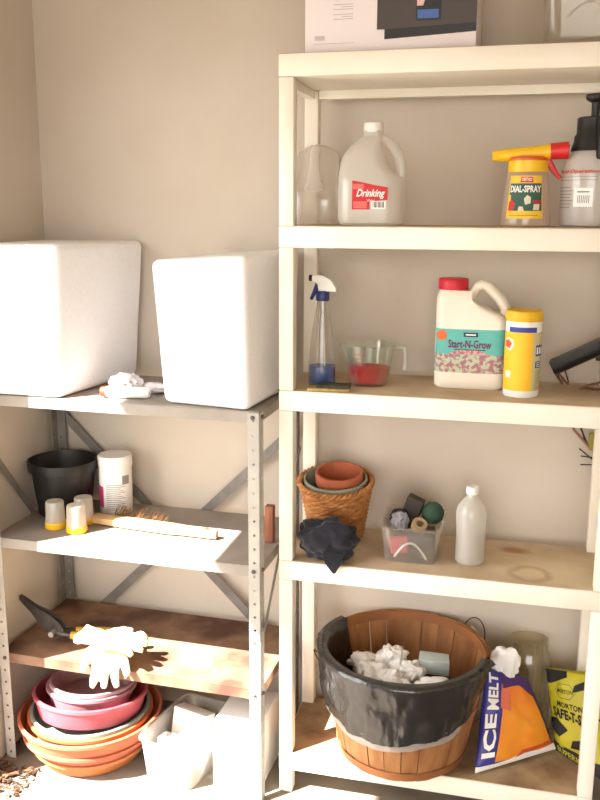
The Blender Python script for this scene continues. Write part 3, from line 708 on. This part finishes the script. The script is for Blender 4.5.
def bag_surface(BL, BR_, TR, TL, bulge, seed=0, wr=.004, sq=3.0):
    BL, BR_, TR, TL = map(Vector, (BL, BR_, TR, TL))
    nrm = ((BR_ - BL).cross(TL - BL)).normalized()
    if nrm.y > 0: nrm = -nrm
    def P(u, v, o, side=1):
        uu = min(1, max(0, u)); vv = min(1, max(0, v))
        p = (BL * (1 - uu) + BR_ * uu) * (1 - vv) + (TL * (1 - uu) + TR * uu) * vv
        k = (1 - abs(2 * uu - 1) ** sq) * (1 - abs(2 * vv - 1) ** sq)
        q = bulge * k ** .6 if side > 0 else bulge * .45 * k ** .6
        q2 = wr * (noise.noise(Vector((uu * 5 + seed, vv * 6, seed * 2.1))) + .6 * abs(noise.noise(Vector((uu * 9 + seed, vv * 10, 4 + seed))))) * min(1, k * 3)
        r = p + nrm * (side * q + q2 * side + o)
        return tuple(r)
    return P
def bag_mesh(P, n=28):
    vs = []; fs = []
    for side in (1, -1):
        o = len(vs)
        vs += [P(i / n, j / n, 0, side) for j in range(n + 1) for i in range(n + 1)]
        fs += [(o + j * (n + 1) + i, o + j * (n + 1) + i + 1, o + (j + 1) * (n + 1) + i + 1, o + (j + 1) * (n + 1) + i) for j in range(n) for i in range(n)]
    b = bmesh.new(); bv = [b.verts.new(v) for v in vs]
    for f in fs: b.faces.new([bv[i] for i in f])
    bmesh.ops.remove_doubles(b, verts=b.verts[:], dist=.0004)
    return MB().bm(b)
# ice melt bag
t = thing('ice_melt_bag', 'orange and purple bag of ice melt leaning beside the bushel basket', 'bag', (-.05, 2.03, z))
P = bag_surface((.004, -.006, .003), (.203, .138, .012), (.122, .160, .19), (.016, .112, .232), .024, 1.0)
film_p = mat('print_purple', '3b3690', .4, col2='2f2a78', nscale=9)
bgb = bag_mesh(P).build('bag_body', film_p, t, True, angle=180)
UV = lambda pts: pts
MB().poly(P, [(.20, .07), (.60, .05), (.93, .06), (.95, .2), (.93, .5), (.9, .78), (.7, .9), (.45, .92), (.30, .80), (.26, .5)], .0016).build('orange_field', mat('print_tangerine', 'f09a28', .45, col2='ea7d2a', nscale=9), t, True, angle=180)
MB().poly(P, [(.24, .62), (.40, .58), (.44, .75), (.40, .9), (.28, .86)], .0024).build('coral_patch', mat('print_salmon', 'dd7350', .45), t, True, angle=180)
MB().poly(P, [(.0, .0), (1, .0), (1, .09), (.75, .075), (.55, .10), (.40, .06), (.2, .05), (0, .055)], .0022).build('white_seam', text_white, t, True, angle=180)
MB().poly(P, [(.45, .06), (.52, .1), (.60, .085), (.95, .1), (.97, .16), (.8, .14), (.55, .13)], .0028).build('red_wave', mat('print_rust', 'c2502c', .5), t, True, angle=180)
mb = MB()
mb.text(P, 'ICE', .035, .185, .13, .56, .0032, .035, rot=1).text(P, 'MELT', .05, .21, .60, .96, .0032, .035, rot=1)
mb.build('lettering', text_white, t, True)
MB().poly(P, [(.3, .82), (.45, .9), (.8, .85), (.98, .7), (1, 1), (.3, 1)], .003).build('purple_top', mat('print_violet', '4b2c6e', .45), t, True, angle=180)
MB().blob((.062, .132, .236), .042, .45, 2.0, 4, 4, (.85, .35, 1.2)).build('bag_top', paper_w, t, True, angle=60)
# rock salt bag
t = thing('rock_salt_bag', 'yellow and black bag of salt standing behind the right front post', 'bag', (.16, 2.17, z))
P = bag_surface((-.004, .004, .004), (.108, -.105, .004), (.09, .02, .225), (-.040, .072, .20), .020, 4.0, .005)
bag_mesh(P).build('bag_body', mat('print_acid_yellow', 'cfc62e', .45, col2='b9ae26', nscale=7), t, True, angle=180)
each('black_print', P, [[(0, .0), (1, .0), (1, .16), (0, .14)], [(.0, .33), (.24, .25), (.42, .36), (.22, .46), (.02, .42)], [(.42, .17), (.6, .2), (.9, .30), (.9, .38), (.5, .27)], [(.0, .84), (.12, .83), (.45, .93), (.42, .99), (.0, .99)], [(.55, .78), (.98, .88), (1, .99), (.6, .86)]], .0018, text_black, t, angle=180)
mb = MB().text(P, 'MORTON', .25, .75, .60, .66, .0024, .02).text(P, 'SAFE-T-SALT', .14, .99, .47, .58, .0024, .04)
mb.text(P, 'MORTON', .27, .56, .755, .80, .0024, .01)
ring = [(.41 + .2 * math.cos(k * PI / 3), .78 + .09 * math.sin(k * PI / 3)) for k in range(6)]
for k in range(6):
    a, b = ring[k], ring[(k + 1) % 6]; mb.poly(P, [a, b, (b[0] * .97 + .41 * .03, b[1] * .94 + .78 * .06), (a[0] * .97 + .41 * .03, a[1] * .94 + .78 * .06)], .002)
mb.build('lettering', text_black, t, True)
MB().text(P, 'SUPERIOR', .1, .75, .045, .11, .003, .02).build('strip_lettering', mat('print_acid_yellow', 'd9cf2e'), t, True)
# big glass jar behind
t = thing('glass_jar', 'large empty glass jar standing behind the two bags', 'jar', (.075, 2.278, z))
# placed clear of the ice bag, against the back posts
MB().lathe([(.05, 0), (.060, .006), (.062, .02), (.062, .20), (.055, .222), (.050, .232), (.0505, .24), (.052, .25), (.052, .258), (.0485, .258), (.047, .232), (.06, .2), (.06, .02), (.05, .006)], 40, ry=.88).build('jar_wall', mat_clear('olive_glass', 'f8f5ec', .14, .03, 'ddd6c4', .3), t)

# ================================================================ steel rack, top shelf
z = MZ[0] + .0004
def rounded_hexa(c, bev, seg=6): return MB().hexa(c, bev, seg)
o = rounded_hexa([(-1.325, 1.952, z), (-1.092, 1.948, z), (-1.312, 2.30, z), (-1.040, 2.30, z), (-1.327, 1.958, z + .377), (-1.085, 1.956, z + .377), (-1.318, 2.31, z + .375), (-1.012, 2.31, z + .377)], .018).build('foam_cooler', eps, None, True, angle=60)
tag(o, 'large white foam box in the left corner of the rack top', 'box', 'foam boxes on the rack')
o = rounded_hexa([(-.830, 1.972, z), (-.60, 1.934, z), (-.79, 2.29, z), (-.572, 2.25, z), (-.856, 1.975, z + .343), (-.606, 1.936, z + .361), (-.815, 2.30, z + .345), (-.556, 2.262, z + .365)], .018).build('foam_cooler', eps, None, True, angle=60)
tag(o, 'white foam box at the right end of the rack top, by cream post', 'box', 'foam boxes on the rack')
t = thing('caulk_tube', 'white tube with orange red collar lying between the two foam boxes', 'tube', (-.938, 1.998, z + .0145))
MB().tube([(-.052, 0, 0), (-.047, 0, 0), (.05, .012, 0), (.057, .013, 0)], [.0125, .0142, .0142, .011], 20).build('tube_body', white_pl, t)
MB().tube([(-.066, -.001, 0), (-.0525, 0, 0)], [.012, .0138], 20).build('collar', mat('orange_collar', 'd23c18', .5), t)
o = MB().blob((0, 0, .022), .042, .32, 2.4, 4, 8, (1.05, .8, .66), zmin=0, ridge=True).blob((.075, .012, .014), .027, .4, 3, 3, 9, (1.4, .8, .5), zmin=0, ridge=True).build('plastic_bag', mat('pale_bag', 'dcd6d6', .5, col2='cfc8ca', nscale=20), None, True, angle=60)
o.location = (-.968, 2.062, z); tag(o, 'crumpled pale plastic bag behind the white tube', 'bag')

# ================================================================ rack, middle shelf
z = MZ[1] + .0004
t = thing('nursery_pot', 'large black plastic nursery pot on the middle rack shelf', 'pot', (-1.228, 2.188, z))
MB().lathe([(.07, 0), (.073, .004), (.088, .125), (.096, .128), (.098, .152), (.0975, .155), (.094, .155), (.09, .13), (.084, .122), (.07, .006), (.005, .005)], 56).build('pot_wall', black_pl, t)
t = thing('powder_tub', 'white plastic tub with pink and grey label beside the black pot', 'tub', (-1.088, 2.228, z))
MB().lathe([(.043, 0), (.046, .004), (.046, .133), (.044, .137)], 40).build('tub_body', white_pl, t)
MB().lathe([(.047, .136), (.048, .138), (.048, .165), (.046, .168), (.04, .1685)], 40).build('lid', white_pl, t)
S = cyl(.046, .01, .11, -170, -10)
MB().patch(S, .04, .36, .1, .66, 8, 2, .0006).build('label', mat('print_magenta', 'c23a6e', .6), t)
mb = MB()
for q in range(14): mb.patch(S, .44, .86 - .05 * (q % 3), .06 + .05 * q, .078 + .05 * q, 8, 1, .0008)
mb.build('fine_print', text_grey, t); MB().patch(S, .8, .98, .72, .95, 4, 1, .0008).build('label_block', text_grey, t)
fcup = mat_clear('frosted_cup', 'f0ece4', .12, .5, 'e6e0d6', .3)
for x, y, lb in ((-1.189, 2.062, 'frosted cup with yellow base, left of three in front of the pot'), (-1.118, 2.046, 'frosted cup with yellow base, front one of the three'), (-1.131, 2.112, 'frosted cup with yellow base, hidden behind the front cup')):
    t = thing('plastic_cup', lb, 'cup', (x, y, z), 0, 'small cups on the middle shelf')
    MB().lathe([(.0265, .018), (.0245, .070), (.023, .0745), (.02, .0755)], 28, cap0=False).build('cup_wall', fcup, t)
    MB().lathe([(.027, 0), (.0285, .002), (.0285, .016), (.026, .0185)], 28).build('base', mat('amber_yellow', 'e0ac1c', .45), t)
t = thing('bench_brush', 'long wooden brush with bristles lying along the middle shelf', 'brush', (-.93, 2.105, z), R(-6))
pts = [(-.195, .016), (-.05, .021), (.06, .021), (.1, .015), (.17, .012), (.195, .009)]
mb = MB().loft([[(x, -w, .004), (x, w, .004), (x, w, .02), (x, w * .6, .024), (x, -w * .6, .024), (x, -w, .02)] for x, w in pts])
mb.build('handle', mat('pale_brush_wood', 'cfa878', .6, col2='c0956a', nscale=6, stretch=(1, 8, 8)), t, True, angle=35)
mb = MB()
for q in range(90):
    x = -.13 + .15 * rnd.random(); y = .018; mb.tube([(x, y, .006 + .012 * rnd.random()), (x + rnd.uniform(-.012, .012), y + .03 + .012 * rnd.random(), .012 + .03 * rnd.random())], .0011, 3)
o = mb.build('bristles', mat('bristle', '8f6a45', .8), t, False); o['kind'] = 'stuff'
MB().tube([(.165, 0, .0245), (.165, 0, .027)], .006, 10).build('hang_hole', mat('dark_hole', '5c4330', .8), t)
o = MB().box(-.011, .011, -.012, .012, 0, .098, .001).build('wood_block', mat('red_brown_wood', '9c6247', .75, col2='86503a', nscale=8, stretch=(6, 6, 1)), None)
o.location = (-.598, 2.105, z); tag(o, 'small red brown wooden block upright at the right shelf end', 'block')

# ================================================================ rack, bottom shelf
z = MZ[2] + .0004
t = thing('garden_shears', 'dark steel garden shears with raised blades and yellow handles', 'shears', (-1.2, 2.05, z))
dark = mat('dark_blade', '3b3532', .45, metal=.4, col2='4d443e', nscale=30)
def blade(off, up):
    rings = []
    for f, w in ((0, .005), (.06, .009), (.35, .014), (.6, .026), (.85, .027), (1, .02)):
        p = Vector((-.115 + .135 * f, .012 - .02 * f + off * f, .112 - .085 * f + up)); n_ = Vector((.6, 0, .8)) * w
        rings.append([p - n_ * .9, p + n_ * .9 , p + n_ * .9 + Vector((0, .004, 0)), p - n_ * .9 + Vector((0, .004, 0))])
    return MB().loft(rings)
blade(-.004, 0).build('blade', dark, t, True, angle=30); blade(.012, .004).build('blade', dark, t, True, angle=30)
MB().tube([(.0, -.03, .032), (.0, .02, .034)], .008, 12).build('pivot_bolt', mat('bright_bolt', 'c9c4bc', .3, metal=.8), t)
for k, b in ((0, (.12, .018, .012)), (1, (.14, .07, .012))):
    MB().tube([(-.005, -.006 + .012 * k, .030), (.03, -.004 + .022 * k, .025), (.05, .0 + .03 * k, .0225)], .009, 8).build('shank', dark, t)
    MB().tube([(.045, -.0005 + .028 * k, .023), (.08, .008 + .038 * k, .019), b], [.0105, .011, .0105], 10).build('handle', mat('yellow_grip', 'cf9f2c', .5), t)
glv = mat('pale_leather', 'efe2bd', .9, col2='e6d4a4', nscale=18, bump=.2, bscale=120)
def glove(label, loc, rz, mirror=1, edge=None, seed=0):
    """a flat work glove: palm, cuff, four fingers and a thumb grown into one skin"""
    mb = MB()
    def seg(pts, rs): mb.tube(pts, rs, 10)
    mb.lathe([(.030, -.012), (.042, -.006), (.044, .0), (.042, .006), (.030, .012)], 24, (0, 0), 2.6, 1.15)
    mb.hexa([(-.034, -.10, -.012), (.034, -.10, -.012), (-.03, -.03, -.012), (.03, -.03, -.012), (-.034, -.10, .012), (.034, -.10, .012), (-.03, -.03, .012), (.03, -.03, .012)], .005)
    for k, (x, L, a) in enumerate(((-.031, .062, -14), (-.011, .074, -4), (.010, .07, 5), (.030, .055, 15))):
        x *= mirror; a *= mirror; s_, c_ = math.sin(R(a)), math.cos(R(a)); b = .03
        seg([(x * .8, .015, 0), (x + s_ * .01, b + .012, .002), (x + s_ * L * .6, b + c_ * L * .6, .006), (x + s_ * L, b + c_ * L, -.002)], [.012, .0115, .011, .008])
    seg([(.025 * mirror, -.025, 0), (.05 * mirror, .0, .003), (.064 * mirror, .028, 0)], [.013, .0125, .009])
    o = mb.build('work_glove', glv, None)
    rm = o.modifiers.new('r', 'REMESH'); rm.mode = 'VOXEL'; rm.voxel_size = .0035; rm.use_smooth_shade = True
    sm = o.modifiers.new('s', 'SMOOTH'); sm.iterations = 6; sm.factor = .5
    bpy.context.view_layer.update(); ev = o.evaluated_get(bpy.context.evaluated_depsgraph_get())
    me = bpy.data.meshes.new_from_object(ev); o.modifiers.clear(); o.data = me
    Mx = Matrix.Translation(Vector(loc)) @ Matrix.Rotation(rz, 4, 'Z')
    for v in me.vertices:
        p = Mx @ v.co
        p.z += .006 * noise.noise(p * 28 + Vector((seed, 0, 0))) + .004 * noise.noise(p * 70)
        if edge and p.y < edge + .012:                     # sags over the shelf lip
            d_ = edge + .012 - p.y; p.z -= min(d_ * d_ * 26, d_ * 1.0, .045)
        v.co = p - Vector(loc)
    me.update(); o.location = loc
    return tag(o, label, 'glove', 'work gloves on the bottom rack shelf')
EDGE = 1.945
glove('pale leather work glove lying over the front lip of the bottom shelf', (-1.012, 1.978, z + .028), R(-150), 1, EDGE, 1)
glove('pale leather work glove spread on top, fingers pointing right', (-1.0, 1.985, z + .060), R(-97), -1, None, 6)

# ================================================================ floor under the rack
SX, SY = -1.108, 2.056
sau = [(.165, .140, .045, 'terra', 'b9703f', 'deep orange terracotta saucer lowest in the stack'),
       (.187, .1605, .036, 'terra2', 'b05f45', 'dull red terracotta saucer second from the floor'),
       (.198, .1815, .042, 'terra3', 'bf6a48', 'widest terracotta saucer with bright rim in the stack'),
       (.172, .156, .036, 'terra4', 'c0693a', 'thin orange saucer under the grey green one'),
       (.164, .146, .034, 'moss', '7f8a80', 'grey green plastic saucer in the middle of the stack'),
       (.158, .141, .058, 'pink', 'b5545f', 'deep rose pink plastic saucer near the top of the stack'),
       (.124, .100, .066, 'mauve', 'a3757c', 'small mauve saucer second from the stack top'),
       (.117, .099, .046, 'mauve2', 'ab8084', 'small mauve saucer topmost of the stack')]
def s_out(p, zz): return p[1] + (p[0] - .003 - p[1]) * min(1, zz / (p[2] - .009)) if zz < p[2] - .009 else p[0]
def s_in(p, zz): return p[1] - .004 + (p[0] - .008 - p[1] + .004) * max(0, zz - .005) / (p[2] - .005)
zb = .0005; sx, sy = SX, SY
for i, (rt, rbm, h, nm, c, lb) in enumerate(sau):
    if i:                                            # each saucer settles into the one below until the walls meet
        lo_ = sau[i - 1]; off = .0065
        while any(s_out((rt, rbm, h), q - off) > s_in(lo_, q) - .0025 for q in [off + k * .001 for k in range(80)] if q <= lo_[2] + .0006): off += .0005
        zb += off
    m = mat('saucer_' + nm, c, .7 if i < 4 else .45, col2='%02x%02x%02x' % tuple(int(int(c[k:k + 2], 16) * .9) for k in (0, 2, 4)), nscale=14)
    o = MB().lathe([(rbm, 0), (rt - .004, h - .010), (rt, h - .009), (rt, h - .001), (rt - .002, h), (rt - .008, h), (rbm - .004, .006), (.004, .006)], 72).build('plant_saucer', m, None)
    o.location = (sx, sy, zb)
    if i >= 5:                                       # the upper ones sit askew, front rim raised
        if i == 5: piv = Vector((sx, sy, zb + .014))
        o.rotation_euler = (-R(6.5), 0, 0); o.location = piv + Matrix.Rotation(-R(6.5), 3, 'X') @ Vector((.002 * (i - 5), 0, zb + .014 - piv.z + .001 * (i - 5)))
    tag(o, lb, 'saucer', 'plant saucers stacked on the floor')
t = thing('storage_tub', 'clear plastic tub of white packets on the floor beside the saucers', 'tub', (-.818, 2.050, .0), R(-11))
rect_bin(MB(), .070, .08, .112, .125, .125, .002, lipw=.005).build('tub_wall', mat_clear('cloudy_tub', 'f0eeea', .15, .28, 'e8e4de', .35), t)
for x, y, zz, rx, ry, rz, s_, lb in ((-.85, 2.0, .056, -.12, .0, -.2, (.028, .022, .048), 'white packet leaning at the left in the floor tub'), (-.805, 1.985, .066, -.35, 0, -.15, (.022, .008, .055), 'white card tilted at the front of the floor tub'),
                                 (-.815, 2.075, .078, -.22, .0, -.3, (.055, .022, .066), 'grey white carton standing at the back of the floor tub')):
    o = MB().box(-s_[0], s_[0], -s_[1], s_[1], -s_[2], s_[2], .002).build('paper_packet', mat('packet_card', 'e4dfd6', .8) if 'grey' in lb else paper_w, None)
    o.location = (x, y, zz); o.rotation_euler = (rx, ry, rz); tag(o, lb, 'packet', 'packets in the floor tub')
o = MB().box(0, .125, 0, .19, 0, .192, .004).build('white_carton', mat('white_card2', 'efece8', .7), None)
o.location = (-.716, 1.965, .0005); o.rotation_euler = (0, 0, R(-2)); tag(o, 'plain white carton standing on the floor behind the right rack post', 'carton')
# dry leaves and grit on the floor by the left post
mb = MB()
for k in range(190):
    a = rnd.random(); x = -1.318 + .125 * rnd.random() ** 1.3; y = 1.80 + .12 * rnd.random(); s_ = .003 + .008 * rnd.random()
    th = rnd.random() * 6.28; hz = .0015 + .012 * rnd.random()
    p = [Vector((math.cos(th) * s_, math.sin(th) * s_, hz)), Vector((-math.sin(th) * s_ * .5, math.cos(th) * s_ * .5, hz * .6 + .004)), Vector((-math.cos(th) * s_, -math.sin(th) * s_, hz)), Vector((math.sin(th) * s_ * .5, -math.cos(th) * s_ * .5, .001))]
    q = [v + Vector((0, 0, .0006)) for v in p]; o_ = Vector((x, y, 0))
    mb.add([o_ + v for v in p + q], [(0, 1, 2, 3), (7, 6, 5, 4), (0, 4, 5, 1), (1, 5, 6, 2), (2, 6, 7, 3), (3, 7, 4, 0)])
o = mb.build('leaf_litter', mat('dry_leaf', '6b4a30', .9, col2='402e22', nscale=30), None, False)
o['kind'] = 'stuff'; tag(o, 'dry brown leaf litter on the floor around the left rack post', 'leaves')

for o in COL.objects:                                # nothing shares a plane with the board it rests on
    if o.parent is None and o.get('category') and o.name not in ('shelving_unit', 'steel_shelf_rack'): o.location.z += .0008
# ---------------------------------------------------------------- light
W = bpy.data.worlds.new('sky'); SC.world = W; W.use_nodes = True
bg = W.node_tree.nodes['Background']; bg.inputs['Color'].default_value = (1.0, .985, .96, 1); bg.inputs['Strength'].default_value = 4.4
sun = bpy.data.lights.new('sun', 'SUN'); sun.energy = 24; sun.color = (1, .96, .9); sun.angle = R(.6)
so = bpy.data.objects.new('sun', sun); COL.objects.link(so)
so.rotation_euler = Vector((.62, .60, -1)).to_track_quat('-Z', 'Y').to_euler(); so.location = (-3, -1, 5)

# ---------------------------------------------------------------- camera
cam = bpy.data.cameras.new('camera'); co = bpy.data.objects.new('camera', cam); COL.objects.link(co)
yaw, pit, rol = .2416840597, .2119846124, .0041683202
f = Vector((-math.sin(yaw) * math.cos(pit), math.cos(yaw) * math.cos(pit), -math.sin(pit)))
r_ = Vector((math.cos(yaw), math.sin(yaw), 0)); u_ = r_.cross(f)
r2 = math.cos(rol) * r_ + math.sin(rol) * u_; u2 = -math.sin(rol) * r_ + math.cos(rol) * u_
co.matrix_world = Matrix(((r2.x, u2.x, -f.x, 0), (r2.y, u2.y, -f.y, 0), (r2.z, u2.z, -f.z, 1.4962), (0, 0, 0, 1)))
cam.sensor_fit = 'VERTICAL'; cam.sensor_height = 36; cam.lens = 889.2 / 800 * 36; cam.clip_start = .02
SC.camera = co
vs = SC.view_settings; vs.view_transform = 'Standard'; vs.look = 'None'; vs.gamma = 1; vs.use_curve_mapping = False
vs.exposure = 0.80
SC.cycles.max_bounces = 10; SC.cycles.transparent_max_bounces = 16
